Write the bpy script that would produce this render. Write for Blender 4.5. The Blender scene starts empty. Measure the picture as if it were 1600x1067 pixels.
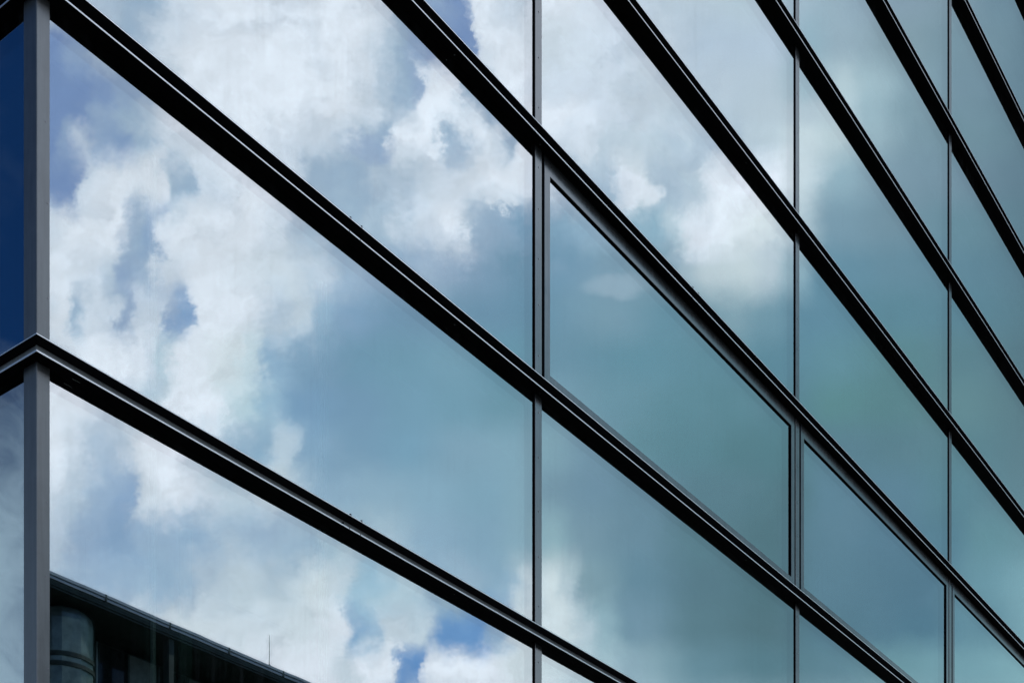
import bpy, bmesh, math, random
from mathutils import Vector, Matrix
random.seed(7)
SC = bpy.context.scene
COL = SC.collection

# ------------------------------------------------------------------ camera
EYE = 1.65
F = 2222.0                      # focal length in photo pixels (50 mm)
HX, HY = 800.0, 1903.0          # principal column, horizon row
cd = bpy.data.cameras.new('camera'); cam = bpy.data.objects.new('camera', cd); COL.objects.link(cam)
cam.location = (0, 0, EYE); cam.rotation_euler = (math.radians(90), 0, 0)
cd.sensor_width = 36; cd.lens = 36 * F / 1600; cd.shift_y = (HY - 533.5) / 1600
cd.clip_start = 0.1; cd.clip_end = 5000
SC.camera = cam

# ------------------------------------------------------------------ exposure
SC.view_settings.view_transform = 'Standard'; SC.view_settings.look = 'None'
SC.view_settings.gamma = 1; SC.view_settings.use_curve_mapping = False
SC.view_settings.exposure = 0.35
EXPO = 2 ** 0.35
SC.cycles.max_bounces = 12; SC.cycles.transparent_max_bounces = 24
SC.cycles.caustics_reflective = False; SC.cycles.caustics_refractive = False

# facade frame: D along the right facade, NR its outward normal; L / NL the same for the left facade
A = math.atan(1640.0 / F)
DR = Vector((math.sin(A), math.cos(A), 0)); NR = Vector((DR.y, -DR.x, 0))
DL = Vector((-DR.y, DR.x, 0)); NL = -DR
DEP = 6.0
CORNER = Vector(((57.0 - HX) / F * DEP, DEP, 0))

# ------------------------------------------------------------------ sun
SUN_EL, SUN_AZ = math.radians(58), math.atan2(DR.x, DR.y) - math.radians(20)
sd = bpy.data.lights.new('sun', 'SUN'); sd.energy = 2.5; sd.angle = math.radians(0.5); sd.color = (1, .95, .88)
so = bpy.data.objects.new('sun', sd); COL.objects.link(so)
svec = Vector((math.sin(SUN_AZ) * math.cos(SUN_EL), math.cos(SUN_AZ) * math.cos(SUN_EL), math.sin(SUN_EL)))
so.rotation_euler = svec.to_track_quat('Z', 'Y').to_euler(); so.location = (0, 0, 60)

# ------------------------------------------------------------------ node helper
class NT:
    def __init__(s, tree): s.t = tree; s.n = tree.nodes; s.l = tree.links
    def new(s, typ, **kw):
        n = s.n.new(typ)
        for k, v in kw.items(): setattr(n, k, v)
        return n
    def put(s, sock, v):
        if isinstance(v, bpy.types.NodeSocket): s.l.new(v, sock)
        elif v is not None: sock.default_value = v
    def m(s, op, a, b=None, c=None, clamp=False):
        n = s.new('ShaderNodeMath', operation=op, use_clamp=clamp)
        s.put(n.inputs[0], a)
        if b is not None: s.put(n.inputs[1], b)
        if c is not None: s.put(n.inputs[2], c)
        return n.outputs[0]
    def v(s, op, a, b=None, out=0):
        n = s.new('ShaderNodeVectorMath', operation=op); s.put(n.inputs[0], a)
        if b is not None:
            if op == 'SCALE': s.put(n.inputs['Scale'], b)
            else: s.put(n.inputs[1], b)
        return n.outputs[out]
    def dot(s, a, b):
        n = s.new('ShaderNodeVectorMath', operation='DOT_PRODUCT'); s.put(n.inputs[0], a); s.put(n.inputs[1], b)
        return n.outputs['Value']
    def mix(s, f, a, b):
        n = s.new('ShaderNodeMix', data_type='RGBA', clamp_factor=True)
        s.put(n.inputs[0], f); s.put(n.inputs[6], a); s.put(n.inputs[7], b); return n.outputs[2]
    def rng(s, x, a, b, c=0., d=1., smooth=True):
        n = s.new('ShaderNodeMapRange'); n.interpolation_type = 'SMOOTHSTEP' if smooth else 'LINEAR'
        s.put(n.inputs[0], x); n.inputs[1].default_value = a; n.inputs[2].default_value = b
        n.inputs[3].default_value = c; n.inputs[4].default_value = d; return n.outputs[0]
    def noise(s, vec, scale, detail=6, rough=.55, dist=0, out=0, dim='3D'):
        n = s.new('ShaderNodeTexNoise', noise_dimensions=dim); s.put(n.inputs['Vector'], vec)
        n.inputs['Scale'].default_value = scale; n.inputs['Detail'].default_value = detail
        n.inputs['Roughness'].default_value = rough; n.inputs['Distortion'].default_value = dist
        return n.outputs[out]

# ------------------------------------------------------------------ world: blue sky with a broken cloud deck
# Cloud deck south-east of the building, described in a fixed gnomonic chart of sky directions.
W_, w_ = (234, 241, 249), (213, 224, 235)
B_, b_ = (124, 150, 192), (152, 175, 203)
g_, m_ = (186, 203, 217), (165, 188, 207)
SKY = [
 (0,   [(80,g_),(160,g_),(220,m_),(280,w_),(350,W_),(570,W_),(600,w_),(625,m_),(680,b_),(738,B_),(752,W_),(820,w_),(870,W_),(960,w_),(1060,(190,205,215)),(1180,(186,204,214)),(1240,(165,186,198)),(1290,(150,175,188)),(1340,(140,165,180)),(1400,(130,155,170)),(1480,(124,150,163)),(1560,(105,135,150)),(1640,(92,122,137))]),
 (70,  [(80,B_),(130,b_),(170,g_),(200,m_),(250,w_),(300,W_),(560,W_),(590,w_),(612,g_),(635,m_),(665,b_),(700,B_),(742,B_),(756,W_),(810,W_),(870,(210,221,229)),(960,w_),(1020,(203,215,224)),(1100,g_),(1200,g_),(1260,(152,180,192)),(1310,(150,175,188)),(1400,(130,157,168)),(1500,(115,145,158)),(1640,(92,122,137))]),
 (140, [(80,B_),(140,B_),(200,b_),(260,g_),(300,W_),(540,W_),(575,w_),(600,g_),(628,m_),(648,b_),(662,W_),(700,W_),(724,m_),(765,m_),(790,W_),(870,w_),(940,w_),(1010,(201,213,222)),(1100,(190,205,216)),(1200,(188,204,214)),(1260,(165,190,200)),(1310,(185,205,210)),(1350,(165,190,198)),(1420,(130,160,172)),(1500,(112,142,156)),(1640,(92,122,137))]),
 (176, [(80,B_),(108,B_),(140,B_),(170,b_),(200,m_),(235,g_),(280,W_),(400,W_),(540,W_),(585,w_),(612,g_),(640,w_),(664,W_),(700,W_),(726,w_),(760,m_),(785,w_),(812,W_),(870,W_),(940,w_),(1010,(201,213,222)),(1100,(188,205,216)),(1200,(192,208,217)),(1260,(185,202,210)),(1310,(187,206,212)),(1350,(158,184,193)),(1420,(125,155,167)),(1500,(110,141,154)),(1640,(91,121,135))]),
 (210, [(80,B_),(104,b_),(130,(190,203,220)),(160,b_),(200,(132,158,194)),(228,m_),(258,w_),(400,W_),(540,w_),(572,g_),(606,m_),(626,W_),(676,W_),(698,m_),(722,W_),(760,w_),(786,m_),(808,W_),(850,W_),(900,w_),(960,(200,215,224)),(1050,(190,207,217)),(1130,(185,203,215)),(1200,(195,212,220)),(1250,(202,217,221)),(1300,(190,208,212)),(1350,(150,178,188)),(1430,(120,150,163)),(1500,(108,140,152)),(1640,(90,120,134))]),
 (280, [(80,B_),(124,B_),(142,w_),(170,W_),(246,W_),(266,m_),(296,m_),(315,w_),(400,W_),(470,w_),(515,m_),(555,m_),(585,g_),(640,g_),(700,w_),(760,W_),(800,W_),(850,w_),(900,(182,201,215)),(955,(184,203,216)),(985,W_),(1012,(214,224,230)),(1035,(180,198,210)),(1085,(186,204,214)),(1115,W_),(1200,W_),(1255,(205,220,225)),(1310,(150,180,192)),(1380,(125,155,170)),(1450,(115,145,160)),(1640,(90,120,135))]),
 (350, [(80,w_),(120,W_),(190,W_),(216,m_),(246,(150,176,205)),(272,W_),(400,W_),(440,w_),(470,g_),(520,(170,195,212)),(590,(176,199,215)),(650,w_),(710,W_),(745,m_),(790,(150,178,200)),(830,(130,165,190)),(870,(135,168,190)),(950,(160,190,206)),(1010,(150,185,200)),(1050,(186,208,216)),(1085,W_),(1200,(220,230,232)),(1240,(190,208,214)),(1300,(120,155,172)),(1400,(112,145,160)),(1500,(100,138,152)),(1640,(88,120,133))]),
 (420, [(80,W_),(145,w_),(182,g_),(215,b_),(242,(160,184,208)),(272,w_),(320,W_),(450,(215,226,234)),(490,(200,215,228)),(540,(165,190,210)),(600,(155,182,204)),(680,(168,190,210)),(740,(130,162,188)),(820,(110,150,175)),(870,(115,155,180)),(950,(125,160,180)),(1040,(130,165,182)),(1075,(172,193,203)),(1110,(197,212,217)),(1165,(203,217,220)),(1200,(190,205,212)),(1240,(150,180,192)),(1290,(100,145,165)),(1400,(98,138,155)),(1500,(92,132,148)),(1640,(86,120,134))]),
 (490, [(80,w_),(108,W_),(128,(165,192,214)),(155,w_),(178,w_),(198,b_),(222,w_),(252,w_),(268,b_),(290,(135,168,204)),(306,W_),(380,W_),(430,(192,210,224)),(460,(204,218,227)),(500,(160,190,210)),(550,(135,168,195)),(620,(117,156,183)),(700,(118,158,183)),(760,(110,150,175)),(830,(105,148,172)),(950,(122,160,178)),(1050,(103,149,167)),(1150,(130,165,178)),(1200,(112,153,169)),(1260,(95,140,160)),(1400,(90,135,150)),(1500,(88,130,145)),(1640,(83,118,130))]),
 (560, [(80,w_),(150,W_),(215,W_),(235,w_),(262,(190,214,226)),(290,W_),(370,(226,236,240)),(405,(205,225,232)),(440,(152,186,209)),(500,(122,161,189)),(560,(116,160,185)),(640,(115,160,182)),(720,(118,162,182)),(800,(106,155,175)),(870,(108,150,170)),(1000,(100,148,165)),(1100,(98,145,160)),(1240,(92,138,155)),(1300,(95,142,155)),(1400,(90,135,142)),(1500,(88,128,138)),(1640,(83,116,128))]),
 (630, [(80,W_),(120,W_),(180,w_),(240,(192,216,228)),(270,W_),(340,W_),(390,(190,218,226)),(420,(162,196,214)),(480,(130,166,195)),(560,(120,160,188)),(640,(118,162,185)),(720,(115,160,180)),(800,(110,155,172)),(870,(120,160,178)),(960,(108,152,168)),(1060,(96,143,156)),(1150,(92,138,150)),(1240,(88,132,145)),(1300,(90,138,142)),(1400,(88,132,138)),(1500,(95,135,142)),(1640,(86,120,130))]),
 (700, [(80,W_),(125,w_),(165,(182,203,222)),(205,(190,207,222)),(232,W_),(290,W_),(340,(190,212,224)),(400,(150,185,206)),(438,(186,208,220)),(480,(142,176,200)),(560,(130,166,190)),(640,(128,168,190)),(720,(130,168,188)),(800,(138,174,190)),(860,(130,168,182)),(920,(118,155,174)),(1000,(100,145,158)),(1080,(92,138,150)),(1150,(86,130,140)),(1220,(85,130,140)),(1300,(90,130,145)),(1400,(88,128,140)),(1500,(90,132,142)),(1640,(90,124,134))]),
 (770, [(80,w_),(125,(188,207,222)),(160,(165,190,214)),(200,(150,178,208)),(222,(212,223,232)),(290,W_),(330,w_),(370,(190,210,222)),(430,(208,223,229)),(470,(190,210,220)),(520,(152,183,203)),(600,(150,182,200)),(680,(144,179,198)),(760,(135,172,190)),(820,(140,175,190)),(860,(120,155,172)),(930,(112,148,168)),(1000,(105,142,160)),(1100,(92,132,145)),(1240,(82,122,132)),(1300,(92,132,150)),(1400,(90,130,148)),(1480,(88,132,145)),(1640,(94,130,140))]),
 (840, [(80,(200,215,228)),(140,(160,185,210)),(200,(142,172,202)),(260,(162,188,210)),(310,(155,184,208)),(360,(175,198,215)),(420,(168,193,212)),(480,(166,195,212)),(540,(180,205,215)),(600,(175,200,212)),(680,(150,182,202)),(760,(140,175,195)),(820,(145,180,195)),(860,(150,183,192)),(905,(120,154,170)),(1000,(105,142,160)),(1100,(90,130,142)),(1200,(82,120,130)),(1300,(92,132,150)),(1400,(88,128,148)),(1480,(85,128,145)),(1540,(95,140,150)),(1640,(102,142,152))]),
 (910, [(80,(190,210,225)),(140,(165,190,212)),(200,(162,189,211)),(270,(158,187,208)),(330,(188,207,220)),(390,(202,219,228)),(430,(192,211,221)),(500,(218,230,234)),(540,(205,220,228)),(575,(160,197,214)),(640,(182,209,219)),(700,(168,197,211)),(780,(152,186,205)),(830,(205,222,228)),(870,(216,229,231)),(895,(185,205,211)),(920,(128,162,174)),(1000,(100,140,158)),(1100,(88,125,138)),(1200,(80,118,128)),(1300,(90,130,148)),(1450,(82,122,142)),(1530,(100,145,158)),(1640,(122,166,176))]),
 (980, [(80,w_),(300,(215,226,232)),(400,(212,224,231)),(480,(216,228,234)),(535,W_),(556,(140,180,212)),(585,(165,198,220)),(608,(212,225,231)),(665,(200,217,226)),(700,(110,154,202)),(750,(112,156,204)),(785,(150,180,205)),(830,(213,226,230)),(880,(216,229,232)),(912,(190,210,216)),(940,(155,187,196)),(985,(115,152,170)),(1100,(92,130,142)),(1200,(82,118,128)),(1300,(85,125,142)),(1450,(80,122,142)),(1530,(96,140,155)),(1640,(122,166,176))]),
 (1040,[(80,w_),(450,W_),(500,W_),(545,(205,219,228)),(575,W_),(612,W_),(628,(100,148,203)),(668,(104,151,204)),(684,W_),(760,W_),(810,(214,226,230)),(850,(206,222,226)),(900,(192,213,219)),(950,(172,200,206)),(1000,(142,176,188)),(1100,(102,142,156)),(1200,(86,126,138)),(1300,(92,132,146)),(1400,(104,148,158)),(1500,(112,157,168)),(1640,(125,170,178))]),
 (1130,[(80,w_),(500,W_),(580,w_),(640,b_),(700,w_),(800,W_),(950,(185,208,214)),(1100,(150,180,190)),(1300,(140,172,182)),(1640,(135,170,178))]),
]
R_GLASS = (0.620, 0.690, 0.665)                         # net reflectance used to set sky radiance
CK = 10.0
def lin(c): return tuple(((x / 255 + .055) / 1.055) ** 2.4 if x > 10 else x / 255 / 12.92 for x in c)
def skycol(c, k=CK):
    g = sum(c) / 3; f = .90 if c[0] < 160 and c[2] < 190 else 1.0
    l = lin(tuple(g + (x - g) * f + (3 if f < 1 else 0) for x in c)); return tuple(l[i] / R_GLASS[i] / EXPO * k for i in range(3))

world = bpy.data.worlds.new('World'); SC.world = world; world.use_nodes = True
T = NT(world.node_tree); T.n.clear()
outw = T.new('ShaderNodeOutputWorld'); bg = T.new('ShaderNodeBackground'); bg.inputs[1].default_value = 0.1
T.l.new(bg.outputs[0], outw.inputs[0])
sky = T.new('ShaderNodeTexSky', sky_type='NISHITA'); sky.sun_disc = False
sky.sun_elevation = SUN_EL; sky.sun_rotation = SUN_AZ; sky.altitude = 100; sky.ozone_density = 2.0; sky.air_density = 1.0; sky.dust_density = .6
dirn = T.new('ShaderNodeTexCoord').outputs['Generated']
dirn = T.v('NORMALIZE', dirn)
def refl(v): return v - 2 * v.dot(NR) * NR
E1, E3 = refl(Vector((1, 0, 0))), refl(Vector((0, 1, 0)))
d1 = T.dot(dirn, tuple(E1)); d3 = T.dot(dirn, tuple(E3)); dz = T.dot(dirn, (0, 0, 1))
d3s = T.m('MAXIMUM', d3, .15)
px = T.m('DIVIDE', d1, d3s); py = T.m('DIVIDE', dz, d3s)        # chart coordinates
cx = T.new('ShaderNodeCombineXYZ'); T.put(cx.inputs[0], px); T.put(cx.inputs[1], py); chart = cx.outputs[0]
Y0 = T.m('SUBTRACT', HY, T.m('MULTIPLY', py, F)); X0 = T.m('ADD', HX, T.m('MULTIPLY', px, F))
lim = T.new('ShaderNodeValToRGB'); T.put(lim.inputs[0], T.m('DIVIDE', Y0, 1130))
LIM = [(0, 1060), (170, 1080), (230, 1200), (400, 1190), (455, 570), (520, 530), (700, 520), (790, 540), (850, 660), (920, 900), (1067, 960)]
while len(lim.color_ramp.elements) < len(LIM): lim.color_ramp.elements.new(.5)
for i, (a, b) in enumerate(LIM): lim.color_ramp.elements[i].position = a / 1130
for i, (a, b) in enumerate(LIM): lim.color_ramp.elements[i].color = (b / 2000,) * 3 + (1,)
dX = T.m('SUBTRACT', X0, T.m('MULTIPLY', lim.outputs[0], 2000))
calm = T.rng(dX, -90, 130, 1.0, .10)                            # the deck turns soft and even to the east
# domain warp
def warp(vec, scale, amp, det):
    c = T.noise(vec, scale, det, .66, 0, 1); c = T.v('SUBTRACT', c, (.5, .5, .5)); return T.v('SCALE', c, amp)
w1 = warp(chart, 11, .026, 3); w2 = warp(chart, 26, .052, 10)
w3 = warp(chart, 105, .013, 7)
wsum = T.v('ADD', T.v('ADD', w1, w2), w3)
wsum = T.v('SCALE', wsum, T.m('ADD', T.m('MULTIPLY', calm, .75), .25))
cw = T.v('ADD', chart, wsum)
sx = T.new('ShaderNodeSeparateXYZ'); T.put(sx.inputs[0], cw)
U = T.rng(sx.outputs[0], (0 - HX) / F, (1700 - HX) / F, 0, 1, False)
Yp = T.m('SUBTRACT', HY, T.m('MULTIPLY', sx.outputs[1], F))
prev = None; py_prev = None
for y, stops in SKY:
    r = T.new('ShaderNodeValToRGB'); r.color_ramp.interpolation = 'EASE'; T.put(r.inputs[0], U)
    el = r.color_ramp.elements
    while len(el) < len(stops): el.new(.5)
    for i, (x, c) in enumerate(stops): el[i].position = x / 1700.0
    for i, (x, c) in enumerate(stops):
        el[i].color = (*[a / 40 for a in skycol(c)], 1)
    if prev is None: prev = r.outputs[0]
    else: prev = T.mix(T.rng(Yp, py_prev, y, 0, 1, True), prev, r.outputs[0])
    py_prev = y
base = T.v('SCALE', prev, 40.0)
Xp = T.m('ADD', HX, T.m('MULTIPLY', sx.outputs[0], F))
for bx_, by_, rx_, ry_, k_, col_ in ((990, 290, 32, 20, .8, W_), (925, 205, 20, 28, .4, W_), (793, 316, 26, 14, .6, W_), (962, 446, 42, 16, .3, (190, 208, 220)),
        (283, 506, 20, 13, .5, (130, 164, 204)), (588, 236, 34, 22, .55, (146, 170, 203)), (712, 232, 20, 26, .35, m_), (445, 700, 20, 45, .35, (205, 222, 232)),
        (205, 340, 16, 30, .35, b_), (232, 715, 30, 26, .4, W_), (585, 600, 20, 20, .0, b_)):
    ax = T.m('DIVIDE', T.m('SUBTRACT', Xp, bx_), rx_); ay = T.m('DIVIDE', T.m('SUBTRACT', Yp, by_), ry_)
    rr_ = T.m('ADD', T.m('MULTIPLY', ax, ax), T.m('MULTIPLY', ay, ay))
    base = T.mix(T.rng(rr_, 2.2, .3, 0, k_), base, (*skycol(col_), 1))
# billows: fractal brightening / thinning of the deck
n1 = T.noise(T.v('ADD', chart, T.v('SCALE', w1, .6)), 26, 9, .62, .3)
n2 = T.noise(cw, 80, 8, .62, .2)
nn = T.m('ADD', T.m('MULTIPLY', n1, .62), T.m('MULTIPLY', n2, .38))
lumc = T.new('ShaderNodeRGBToBW'); T.put(lumc.inputs[0], base)
mixr = T.m('MULTIPLY', calm, 1.0)
lo = sum(a * b for a, b in zip(skycol((140, 165, 198)), (.2126, .7152, .0722))); hi = sum(a * b for a, b in zip(skycol((228, 236, 243)), (.2126, .7152, .0722)))
tt = T.rng(lumc.outputs[0], lo, hi, 0, 1, False)
edge = T.m('MULTIPLY', T.m('MULTIPLY', tt, T.m('SUBTRACT', 1, tt)), 4)
t2 = T.rng(T.m('ADD', tt, T.m('MULTIPLY', T.m('SUBTRACT', nn, .5), 2.0)), .10, .90)
crisp = T.mix(t2, (*skycol((138, 163, 198)), 1), (*skycol((230, 238, 246)), 1))
c1 = T.mix(T.m('MULTIPLY', T.m('MULTIPLY', edge, mixr), .20), base, crisp)
# relief of the billows: the side towards the sun is brighter
r1 = T.noise(cw, 17, 10, .58, .15); r2 = T.noise(T.v('ADD', cw, (.0065, -.0075, 0)), 17, 10, .58, .15)
rel = T.m('SUBTRACT', r1, r2)
relk = T.m('ADD', 1, T.m('MULTIPLY', T.m('MULTIPLY', rel, T.m('ADD', .14, T.m('MULTIPLY', tt, .70))), T.m('ADD', T.m('MULTIPLY', calm, .95), .03)))
dn = T.m('MULTIPLY', T.rng(r1, .50, .34, 0, .20), calm)
c2 = T.v('SCALE', T.mix(dn, c1, (*skycol((170, 190, 212)), 1)), relk)
# slow streaks everywhere
st = T.noise(cw, 12, 5, .6); s_ = T.rng(st, .3, .7, .965, 1.035)
deck = T.v('SCALE', c2, s_)
# elsewhere: scattered clouds over the clear blue
gn = T.noise(T.v('ADD', dirn, warp(dirn, 3, .25, 4)), 3.2, 9, .6)
gn = T.m('ADD', gn, T.rng(dz, .53, .40, -.095, .035, True))
cov = T.m('MAXIMUM', T.rng(gn, .44, .62), T.rng(T.noise(dirn, 9, 7, .6), .45, .75, 0, .14))
clear = T.v('MULTIPLY', sky.outputs[0], (.055, .165, .34))
soft = T.mix(cov, clear, (3.6, 4.5, 5.7, 1))
inside = T.rng(d3, .25, .5)
final = T.mix(inside, soft, deck)
horizon = T.rng(dz, -.02, .03)
final = T.mix(horizon, (.5, .55, .6, 1), final)
T.put(bg.inputs[0], final)

# ------------------------------------------------------------------ materials
def mat(name):
    m = bpy.data.materials.new(name); m.use_nodes = True; t = NT(m.node_tree); t.n.clear()
    o = t.new('ShaderNodeOutputMaterial'); return m, t, o
def metal(name, col, rough=.4, metallic=.0, var=.12, streak=True, spec=.5):
    m, t, o = mat(name); p = t.new('ShaderNodeBsdfPrincipled'); t.l.new(p.outputs[0], o.inputs[0])
    co = t.new('ShaderNodeTexCoord').outputs['Object']
    mp = t.new('ShaderNodeMapping'); t.put(mp.inputs[0], co); mp.inputs['Scale'].default_value = (1, 1, .06 if streak else 1)
    a = t.noise(mp.outputs[0], 45, 6, .65); b = t.noise(co, 7, 5, .6); d = t.noise(co, 140, 4, .7)
    k = t.m('ADD', t.m('MULTIPLY', a, .5), t.m('ADD', t.m('MULTIPLY', b, .35), t.m('MULTIPLY', d, .15)))
    s = t.rng(k, .35, .65, 1 - var, 1 + var)
    t.put(p.inputs['Base Color'], t.v('SCALE', (col[0], col[1], col[2]), s))
    p.inputs['Metallic'].default_value = metallic
    t.put(p.inputs['Roughness'], t.rng(k, .3, .7, rough - .03, rough + .05))
    p.inputs['Specular IOR Level'].default_value = spec
    bp = t.new('ShaderNodeBump'); bp.inputs['Strength'].default_value = .03; bp.inputs['Distance'].default_value = .001
    t.put(bp.inputs['Height'], d); t.l.new(bp.outputs[0], p.inputs['Normal'])
    return m
M = {}
M['anod'] = metal('grey_anodised_aluminium', (.205, .235, .236), .20, .86, .10)
M['post'] = metal('post_brushed_aluminium', (.20, .225, .225), .36, .80, .12)
M['edge'] = metal('bare_aluminium_channel', (.87, .95, .95), .38, .7, .06, False)
M['web'] = metal('channel_web_aluminium', (.57, .64, .64), .5, .10, .08, False)
M['dark'] = metal('dark_metal_and_shade', (.006, .006, .007), .6, 0, .3, False, .05)  # near black: shade under the transom flanges is put into this colour
M['gasket'] = metal('black_rubber', (.006, .006, .007), .8, 0, .2, False, .05)
M['screw'] = metal('steel_screw', (.35, .35, .36), .3, .7, .1, False)

def glass(name, refl_col, fac, trans, seedy=0, coat=True, dirt=True):
    m, t, o = mat(name)
    co = t.new('ShaderNodeTexCoord').outputs['Object']
    oi = t.new('ShaderNodeObjectInfo').outputs['Random']
    gl = t.new('ShaderNodeBsdfGlossy'); gl.inputs['Roughness'].default_value = 0.0; gl.inputs[0].default_value = (*refl_col, 1)
    tr = t.new('ShaderNodeBsdfTransparent'); tr.inputs[0].default_value = (*trans, 1)
    # faint roller-wave distortion of the tempered pane
    bp = t.new('ShaderNodeBump'); bp.inputs['Strength'].default_value = 1; bp.inputs['Distance'].default_value = .00018 if coat else .0001
    off = t.v('ADD', co, t.new('ShaderNodeCombineXYZ').outputs[0])
    t.put(bp.inputs['Height'], t.noise(off, 1.6, 2, .5)); 
    if coat:
        wn = t.new('ShaderNodeTexWhiteNoise', noise_dimensions='1D'); t.put(wn.inputs['W'], t.m('MULTIPLY', oi, 91.7))
        tilt = t.v('SCALE', t.v('SUBTRACT', wn.outputs['Color'], (.5, .5, .5)), .0022)
        t.put(gl.inputs['Normal'], t.v('NORMALIZE', t.v('ADD', bp.outputs[0], tilt)))
    else: t.l.new(bp.outputs[0], gl.inputs['Normal'])
    mx = t.new('ShaderNodeMixShader'); t.l.new(tr.outputs[0], mx.inputs[1]); t.l.new(gl.outputs[0], mx.inputs[2])
    fr = t.new('ShaderNodeFresnel'); fr.inputs[0].default_value = 1.5
    geo = t.new('ShaderNodeNewGeometry').outputs['Backfacing']
    f = t.m('ADD', fac - .04, t.m('MULTIPLY', fr.outputs[0], .7))
    f = t.m('MULTIPLY', f, t.m('SUBTRACT', 1, geo))
    t.put(mx.inputs[0], f)
    last = mx.outputs[0]
    if dirt:
        df = t.new('ShaderNodeBsdfDiffuse'); df.inputs[0].default_value = (.55, .6, .62, 1)
        mp = t.new('ShaderNodeMapping'); t.put(mp.inputs[0], co); mp.inputs['Scale'].default_value = (1, 1, .05)
        a = t.noise(mp.outputs[0], 26, 7, .7); b = t.noise(co, 1.7, 4, .6)
        haze = t.m('MULTIPLY', t.rng(a, .45, .8), t.rng(b, .35, .7, .005, .05))
        mp2 = t.new('ShaderNodeMapping'); t.put(mp2.inputs[0], co); mp2.inputs['Scale'].default_value = (1, 1, .09)
        vo = t.new('ShaderNodeTexVoronoi'); t.put(vo.inputs['Vector'], mp2.outputs[0]); vo.inputs['Scale'].default_value = 5.0
        sp = t.rng(vo.outputs['Distance'], .026, .010, 0, .30)
        gate = t.rng(t.noise(co, 1.1, 2, .5), .58, .66)
        ff = t.m('ADD', haze, t.m('MULTIPLY', sp, gate), clamp=True)
        ff = t.m('MULTIPLY', ff, t.m('SUBTRACT', 1, geo))
        mx2 = t.new('ShaderNodeMixShader'); t.put(mx2.inputs[0], ff); t.l.new(last, mx2.inputs[1]); t.l.new(df.outputs[0], mx2.inputs[2])
        last = mx2.outputs[0]
    t.l.new(last, o.inputs[0]); return m
M['glass'] = glass('solar_glass', (.83, .955, .965), .54, (.84, .94, .91))
M['glass_in'] = glass('inner_glass', (1.0, .87, .91), .46, (.85, .93, .90), coat=False, dirt=False)

def plain(name, col, rough=.8, var=.15, scale=3, spec=.3, metallic=0):
    m, t, o = mat(name); p = t.new('ShaderNodeBsdfPrincipled'); t.l.new(p.outputs[0], o.inputs[0])
    co = t.new('ShaderNodeTexCoord').outputs['Object']
    n = t.noise(co, scale, 8, .6)
    t.put(p.inputs['Base Color'], t.v('SCALE', col, t.rng(n, .3, .7, 1 - var, 1 + var)))
    p.inputs['Roughness'].default_value = rough; p.inputs['Specular IOR Level'].default_value = spec; p.inputs['Metallic'].default_value = metallic
    return m
M['concrete'] = plain('concrete', (.12, .12, .115))
M['inner'] = plain('interior_wall', (.10, .105, .11))
M['fin'] = plain('glass_fin_edge', (.93, .97, .94), .3, .03)
M['asphalt'] = plain('asphalt', (.045, .045, .047), .9, .3, 20)
M['paving'] = plain('paving', (.11, .11, .105), .85, .2, 6)
M['paint'] = plain('road_paint', (.7, .7, .68), .7, .1, 12)
M['roofedge'] = plain('zinc_roof_edge', (.42, .47, .5), .35, .1, 2, .5, .6)
M['facade2'] = plain('dark_green_panel', (.045, .068, .060), .5, .3, 2)
M['steel2'] = plain('silver_cladding', (.20, .26, .245), .30, .25, 3, .5, .6)
M['paneglass'] = plain('dark_window_glass', (.012, .018, .02), .06, .2, 1, .5)
M['palepane'] = plain('pale_blind', (.20, .25, .23), .4, .2, 4)

# ------------------------------------------------------------------ mesh helpers
def P(side, u, n, z):
    d, nn = (DR, NR) if side == 'R' else (DL, NL)
    return CORNER + d * u + nn * n + Vector((0, 0, z))
def link(name, bm, m, parent=None, smooth=False):
    bmesh.ops.recalc_face_normals(bm, faces=bm.faces)
    me = bpy.data.meshes.new(name); bm.to_mesh(me); bm.free()
    for k in (m if isinstance(m, list) else [m]): me.materials.append(k)
    if smooth:
        for p in me.polygons: p.use_smooth = True
    o = bpy.data.objects.new(name, me); COL.objects.link(o)
    if parent: o.parent = parent
    return o
def box(bm, side, u0, u1, n0, n1, z0, z1, ch=0, mi=0):
    """box in a facade's frame; ch chamfers its long vertical/outer edges"""
    co = [P(side, u, n, z) for z in (z0, z1) for (u, n) in ((u0, n0), (u1, n0), (u1, n1), (u0, n1))]
    v = [bm.verts.new(c) for c in co]
    fs = [bm.faces.new([v[i] for i in q]) for q in ((0, 1, 2, 3), (4, 5, 6, 7), (0, 1, 5, 4), (1, 2, 6, 5), (2, 3, 7, 6), (3, 0, 4, 7))]
    for f in fs: f.material_index = mi
    if ch:
        es = [e for e in fs[4].edges] if n1 > n0 else [e for e in fs[2].edges]
        r = bmesh.ops.bevel(bm, geom=es, offset=ch, segments=2, affect='EDGES', profile=.5, material=mi)
    return fs
def prism(bm, side, prof, u0f, u1f, mats=None):
    """extrude profile [(n,z)] along u; u0f/u1f give the end position as a function of n"""
    a = [bm.verts.new(P(side, u0f(n), n, z)) for n, z in prof]; b = [bm.verts.new(P(side, u1f(n), n, z)) for n, z in prof]
    k = len(prof)
    for i in range(k):
        f = bm.faces.new((a[i], a[(i + 1) % k], b[(i + 1) % k], b[i]))
        if mats: f.material_index = mats[i]
    for ring in (a, b[::-1]):
        f = bm.faces.new(ring); f.material_index = 1 if mats else 0
def cyl(bm, c, r, axis, h, seg=12, r2=None):
    q = Vector(axis).to_track_quat('Z', 'Y').to_matrix().to_4x4()
    bmesh.ops.create_cone(bm, cap_ends=True, segments=seg, radius1=r, radius2=r if r2 is None else r2, depth=h,
                          matrix=Matrix.Translation(c) @ q)
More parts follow.
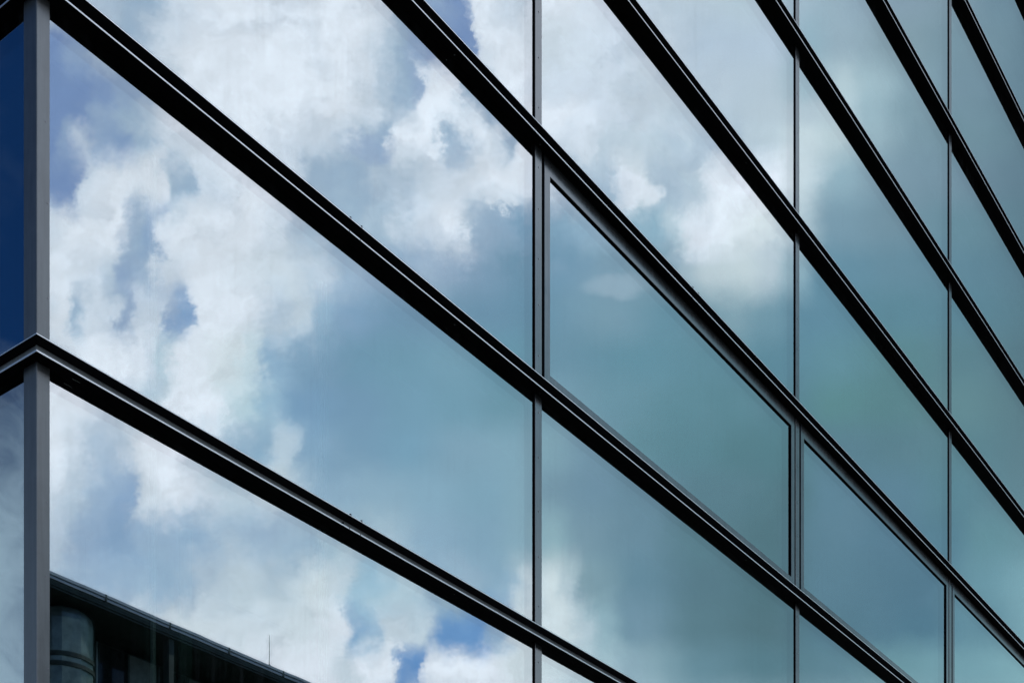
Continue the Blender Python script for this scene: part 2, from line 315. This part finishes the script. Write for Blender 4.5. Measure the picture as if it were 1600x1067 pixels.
def empty(name, loc, label, cat, group=None):
    o = bpy.data.objects.new(name, None); COL.objects.link(o); o['label'] = label; o['category'] = cat
    if group: o['group'] = group
    return o       # children carry world coordinates; origin stays at the world origin until the end
def wlocal(root, loc):
    root.location = loc
    for c in root.children: c.matrix_parent_inverse = Matrix.Translation(-Vector(loc))

def piece(name, side, u0, u1, n0, n1, z0, z1, m, parent):
    bm = bmesh.new(); box(bm, side, u0, u1, n0, n1, z0, z1); return link(name, bm, m, parent)
def ring(name, side, u0, u1, z0, z1, wl, wr, wb, wt, n0, n1, m, parent):
    # one closed mitred frame
    bm = bmesh.new()
    O = [(u0, z0), (u1, z0), (u1, z1), (u0, z1)]; I = [(u0 + wl, z0 + wb), (u1 - wr, z0 + wb), (u1 - wr, z1 - wt), (u0 + wl, z1 - wt)]
    vo = [[bm.verts.new(P(side, u, n, z)) for u, z in O] for n in (n0, n1)]; vi = [[bm.verts.new(P(side, u, n, z)) for u, z in I] for n in (n0, n1)]
    for k in range(4):
        j = (k + 1) % 4
        for q in (0, 1): bm.faces.new((vo[q][k], vo[q][j], vi[q][j], vi[q][k]))
        bm.faces.new((vo[0][k], vo[0][j], vo[1][j], vo[1][k])); bm.faces.new((vi[0][k], vi[0][j], vi[1][j], vi[1][k]))
    bmesh.ops.recalc_face_normals(bm, faces=bm.faces)
    es = [e for e in bm.edges if all(v in vo[1] for v in e.verts) or all(v in vi[1] for v in e.verts)]
    bmesh.ops.bevel(bm, geom=es, offset=.0012, segments=1, affect='EDGES')
    return link(name, bm, m, parent)
# ------------------------------------------------------------------ ground
def sheet(name, pts, z, m):
    bm = bmesh.new(); bm.faces.new([bm.verts.new((x, y, z)) for x, y in pts]); o = link(name, bm, m); o['kind'] = 'structure'; return o
G = 2500
sheet('ground', [(-G, -G), (G, -G), (G, G), (-G, G)], 0, M['asphalt'])
def slab(name, side, u0, u1, n0, n1, z0, z1, m):
    bm = bmesh.new(); box(bm, side, u0, u1, n0, n1, z0, z1); o = link(name, bm, m); o['kind'] = 'structure'; return o
slab('pavement', 'R', -6, 60, .02, 8, 0.004, .12, M['paving'])
slab('pavement', 'R', 2, 60, 18, 23.5, 0.004, .12, M['paving'])
bm = bmesh.new()
for i in range(14):
    u = -8 + i * 5
    a = [P('R', u, 12.93, .006), P('R', u + 2.5, 12.93, .006), P('R', u + 2.5, 13.07, .006), P('R', u, 13.07, .006)]
    bm.faces.new([bm.verts.new(q) for q in a])
o = link('road_marking', bm, M['paint']); o['kind'] = 'structure'

# ------------------------------------------------------------------ the glass building
HB = EYE + 3.6145                      # underside of the lowest transom in the picture
ROW = 1.5595; TH = .0775
FR = {'R': .060, 'L': .042}
GL = -.009
UM = {'R': [3.658, 7.427, 11.151, 14.90, 18.62], 'L': [3.70, 7.42]}
MW = .038
PW = {'R': .066, 'L': .089}
UEND = {'R': 18.62 + MW, 'L': 7.42 + MW}
office = empty('office_building', None, 'dark glass office building whose corner and mirrored curtain wall fill the photo', 'building')
def zb(i): return HB + i * ROW
TI = list(range(-3, 10))
for side in 'RL':
    f = FR[side]; fo = FR['L' if side == 'R' else 'R']
    for i in TI:
        z = zb(i)
        c = .0010
        prof = [(-.06, z), (f * .52, z), (f * .52 + .001, z + .0012), (f * .55, z + .0012), (f * .55 + .001, z), (f - c, z), (f, z + c), (f, z + .0078), (-.004, z + .0078), (-.004, z + TH - .005), (f, z + TH - .005), (f, z + TH), (f - .002, z + TH + .0015), (-.06, z + TH + .0015)]
        mats = [1, 1, 1, 1, 1, 0, 0, 2, 2, 1, 0, 0, 1, 1]  # flange undersides take the dark slot, painted shade; front edges and web stay light
        bm = bmesh.new()
        k = fo / f
        prism(bm, side, prof, lambda n: -k * n if n > 0 else (PW[side] - .002 if n < -.01 else 0.0), lambda n: UEND[side], mats)
        tr = link('transom', bm, [M['edge'], M['dark'], M['web']], office)
        # splice clips, drain slots and screws of the channels near the camera
        if side == 'R' and i in (0, 1, 2):
            ui = 0 if i < 2 else UM['R'][0]
            for q in (1.86, 1.945):
                piece('splice_clip', side, ui + q, ui + q + .0022, .0, f + .0012, z - .0006, z + .0095, M['dark'], tr)
                piece('splice_clip', side, ui + q + .012, ui + q + .0142, .01, f + .0012, z + TH - .006, z + TH + .010, M['dark'], tr)
            piece('splice_clip', side, ui + 1.835, ui + 1.84, -.002, f - .02, z + .008, z + .035, M['dark'], tr)
        if side == 'R' and i in (0, 2): piece('drain_slot', side, .165, .205, f * .28, f * .28 + .005, z - .0018, z - .0004, M['anod'], tr)
        if side == 'R' and -1 < i < 4:
            for ui in [0] + UM[side][:2]:
                for q in (-.012, 2.79):
                    if ui + q > .1:
                        bm = bmesh.new(); cyl(bm, P(side, ui + q, f * .35, z - .0012), .0045, (0, 0, 1), .003, 8); link('screw', bm, M['anod'], tr)
    rows = TI[:-1]
    edges = [0.0] + UM[side]
    for i in rows:
        z0, z1 = zb(i) + TH + .0015, zb(i + 1)
        for j, um in enumerate(UM[side]):
            # mullion piece
            bm = bmesh.new(); box(bm, side, um - MW + .004, um + MW, -.06, 0, z0, z1, .0018)
            mu = link('mullion', bm, M['anod'], office)
            bm = bmesh.new(); box(bm, side, um - MW - .006, um - MW + .0035, -.06, -.0015, z0, z1)
            link('gasket', bm, M['gasket'], mu)
            if side == 'R' and (j, i) in [(0, q) for q in range(-1, 4)] + [(1, q) for q in range(-1, 5)]:
                hs = (z1 - z0) / 5
                for q in range(5):
                    bm = bmesh.new(); cyl(bm, P(side, um + .004 + random.uniform(-.002, .002), .0008, z0 + hs * (q + .62) + random.uniform(-.03, .03)), .0042, NR, .003, 8)
                    link('screw', bm, M['screw'], mu)
            # pane of this bay
            ua = PW[side] if j == 0 else edges[j] + MW
            ub = um - MW - .006
            vent = side == 'R' and j >= 1 and i == 1
            if not vent:
                bm = bmesh.new(); box(bm, side, ua, ub, GL - .008, GL, z0, z1)
                wi = link('window', bm, M['glass'], office)
                bm = bmesh.new(); box(bm, side, ua, ub, GL - .040, GL - .031, z0, z1)
                link('inner_pane', bm, M['glass_in'], wi)
            else:
                gap = .030
                sa, sb, s0, s1 = ua + gap, ub - .012, z0 + .018, z1 - .006
                st, rt, rb = .062, .105, .088
                bm2 = bmesh.new(); box(bm2, side, sa + st, sb - st, GL - .014, GL - .006, s0 + rb, s1 - rt)
                wi = link('window', bm2, M['glass'], office); wi['label'] = 'openable window pane in a raised grey sash frame'
                bm2 = bmesh.new(); box(bm2, side, sa + st, sb - st, GL - .046, GL - .037, s0 + rb, s1 - rt); link('inner_pane', bm2, M['glass_in'], wi)
                ring('recess_seal', side, ua, ub, z0, z1, .045, .03, .05, .05, -.06, -.0302, M['gasket'], wi)
                ring('sash_frame', side, sa, sb, s0, s1, st, st, rb, rt, -.029, -.0002, M['anod'], wi)
                ring('gasket', side, sa + st + .0002, sb - st - .0002, s0 + rb + .0002, s1 - rt - .0002, .0005, .0055, .0005, .004, -.028, -.0035, M['gasket'], wi)
# corner post: one piece per storey row, an L closed into a box with an eased arris
for i in TI[:-1]:
    z0, z1 = zb(i) + TH + .0015, zb(i + 1)
    bm = bmesh.new()
    e = .004
    arc = [(e + (PW['R'] - e) * q / 6, -.0012 * (q / 6) ** 2) for q in range(7)]
    ring = arc + [(PW['R'], -.05), (.05, -PW['L'] + .0), (0, -PW['L']), (0, -e), (e * .3, -e * .3)]
    # coordinates: u along the right facade, n outward; left facade runs along -n
    a = [bm.verts.new(P('R', u, n, z0)) for u, n in ring]; b = [bm.verts.new(P('R', u, n, z1)) for u, n in ring]
    for q in range(len(ring)): bm.faces.new((a[q], a[(q + 1) % len(ring)], b[(q + 1) % len(ring)], b[q]))
    bm.faces.new(a); bm.faces.new(b[::-1])

    po = link('corner_post', bm, M['post'], office)
    if -2 < i < 2:
        for q in range(3):
            bm = bmesh.new(); cyl(bm, P('R', .048 + random.uniform(-.01, .01), .0006, z0 + .4 * q + random.uniform(.1, .25)), .0022, NR, .002, 8)
            link('screw', bm, M['screw'], po)
# interior
US, VS = UEND['R'], UEND['L']
def inbox(name, u0, u1, n0, n1, z0, z1, m):
    bm = bmesh.new(); box(bm, 'R', u0, u1, n0, n1, z0, z1); return link(name, bm, m, office)
for i in range(-3, 10, 2):
    inbox('floor_slab', .30, US, -VS, -.30, zb(i) - .25, zb(i) + .05, M['concrete'])
inbox('core_wall', 3.0, US, -3.6, -3.4, 0, zb(9) - .3, M['inner'])
inbox('core_wall', 2.8, 3.0, -VS, -3.4, 0, zb(9) - .3, M['inner'])
inbox('roof', .002, US, -VS, -.002, zb(9) + TH + .01, zb(9) + .5, M['dark'])
inbox('plinth', .004, US, -VS, -.004, .0, zb(-3) - .004, M['concrete'])
inbox('rear_wall', US + .002, US + .2, -VS, .0, 0, zb(9) + .4, M['concrete'])
inbox('rear_wall', -.0, US + .2, -VS - .2, -VS - .002, 0, zb(9) + .4, M['concrete'])
piece('glass_fin', 'R', .897, .968, -.16, -.14, zb(-1) + .06, zb(0) - .3, M['palepane'], office)
for (u, w) in ((.732, .016), (1.857, .009), (1.895, .007)):
    for i in range(-3, 9):
        if i >= 1: continue
        zt = zb(i + 1) - (.0 if i < 0 else .18)
        bm = bmesh.new(); box(bm, 'R', u, u + w, -.16, -.14, zb(i) + .06, zt)
        link('glass_fin', bm, M['fin'], office)

# ------------------------------------------------------------------ neighbour across the street, seen mirrored in the glass
W = 25.0
nb = empty('neighbour_building', None, 'dark green building with thin zinc roof edge mirrored in the lowest left pane', 'building')
EH = EYE + .4575 * (6 + .805 * 17.97 + .594 * W)
def nbx(name, parts, m, parent=nb, ch=0):
    bm = bmesh.new()
    for (u0, u1, n0, n1, z0, z1) in parts: box(bm, 'R', u0, u1, W + n0, W + n1, z0, z1, ch)
    return link(name, bm, m, parent)
U0, U1 = 11.0, 44.0
roof = nbx('roof', [(U0, U1, .02, 14, EH - .30, EH - .02)], M['facade2'])
nbx('roof_edge', [(U0, U1, -.03, .019, EH - .07, EH)], M['roofedge'], roof)
nbx('roof_edge', [(U0, U1, -.015, .019, EH - .16, EH - .10)], M['roofedge'], roof)
js = [17.6 + 2.12 * k - .0 for k in range(-3, 12)]
for u in js: nbx('joint', [(u, u + .05, -.036, .018, EH - .165, EH + .004)], M['facade2'], roof)
nbx('soffit', [(U0, U1, .05, 1.35, EH - .36, EH - .31)], M['facade2'], roof)
cols = [21.95, 26.2, 30.4, 34.6, 38.8]
for u in cols:
    nbx('column', [(u, u + .16, .12, .36, 0, EH - .365)], M['facade2'])
nbx('wall', [(U0, U1, 1.6, 14, 0, EH - .5)], M['facade2'])
for k in range(30):
    u = U0 + .1 + 1.06 * k
    if u > U1 - 1: break
    for (z1, z0, mm) in ((EH - .55, EH - 2.9, 'paneglass'), (EH - 3.3, EH - 6.2, 'paneglass'), (EH - 6.6, EH - 9.5, 'paneglass')):
        mmm = M['palepane'] if (k in (10, 12, 15) and z1 > EH - 1) else M[mm]
        w = nbx('window', [(u + .06, u + 1.0, 1.56, 1.597, z0, z1)], mmm)
        if z1 > EH - 1: nbx('frame', [(u + 1.0, u + 1.06, 1.48, 1.598, z0, z1), ], M['steel2'] if k % 4 == 0 else M['facade2'], w)
# balcony slabs
for q in range(3):
    nbx('balcony', [(U0, U1, .3, 1.55, EH - 3.25 - 3.3 * q, EH - 3.05 - 3.3 * q)], M['facade2'])
# curved silver stair drum with rounded shoulder and vertical ribs
bm = bmesh.new(); C0 = P('R', 19.15, W + 1.0, 0); RR = .78; seg = 40
prof = [(RR, 0), (RR, EH - .82), (RR * .98, EH - .70), (RR * .92, EH - .6), (RR * .83, EH - .52), (RR * .7, EH - .47), (.0, EH - .42)]
rings = []
for r, z in prof:
    rings.append([bm.verts.new(C0 + Vector((math.cos(a) * (r + (.02 if s % 4 == 0 and r > .6 else 0)), math.sin(a) * (r + (.02 if s % 4 == 0 and r > .6 else 0)), z))) for s in range(seg) for a in [2 * math.pi * s / seg]])
for a, b in zip(rings[:-1], rings[1:]):
    for s in range(seg): bm.faces.new((a[s], a[(s + 1) % seg], b[(s + 1) % seg], b[s]))
drum = link('stair_drum', bm, M['steel2'], nb)
for zz in (EH - 1.75, EH - 2.0, EH - 3.2):
    bm = bmesh.new()
    cyl(bm, C0 + Vector((0, 0, zz)), RR + .05, (0, 0, 1), .1 if zz > EH - 3 else .2, 40)
    link('band', bm, M['facade2'], drum)
# thin mast on the roof
um = None
k_ = (431 - HX) / F
tm = (k_ * (6 + .594 * W) + 2.0064 + .805 * W) / (.594 - .805 * k_)
bm = bmesh.new(); cyl(bm, P('R', tm, W + .1, EH + .46), .012, (0, 0, 1), .95, 8, .007)
cyl(bm, P('R', tm, W + .1, EH + .03), .04, (0, 0, 1), .08, 10)
link('antenna', bm, M['facade2'], nb)
wlocal(nb, tuple(P('R', 25, W, 0))); wlocal(office, tuple(CORNER))
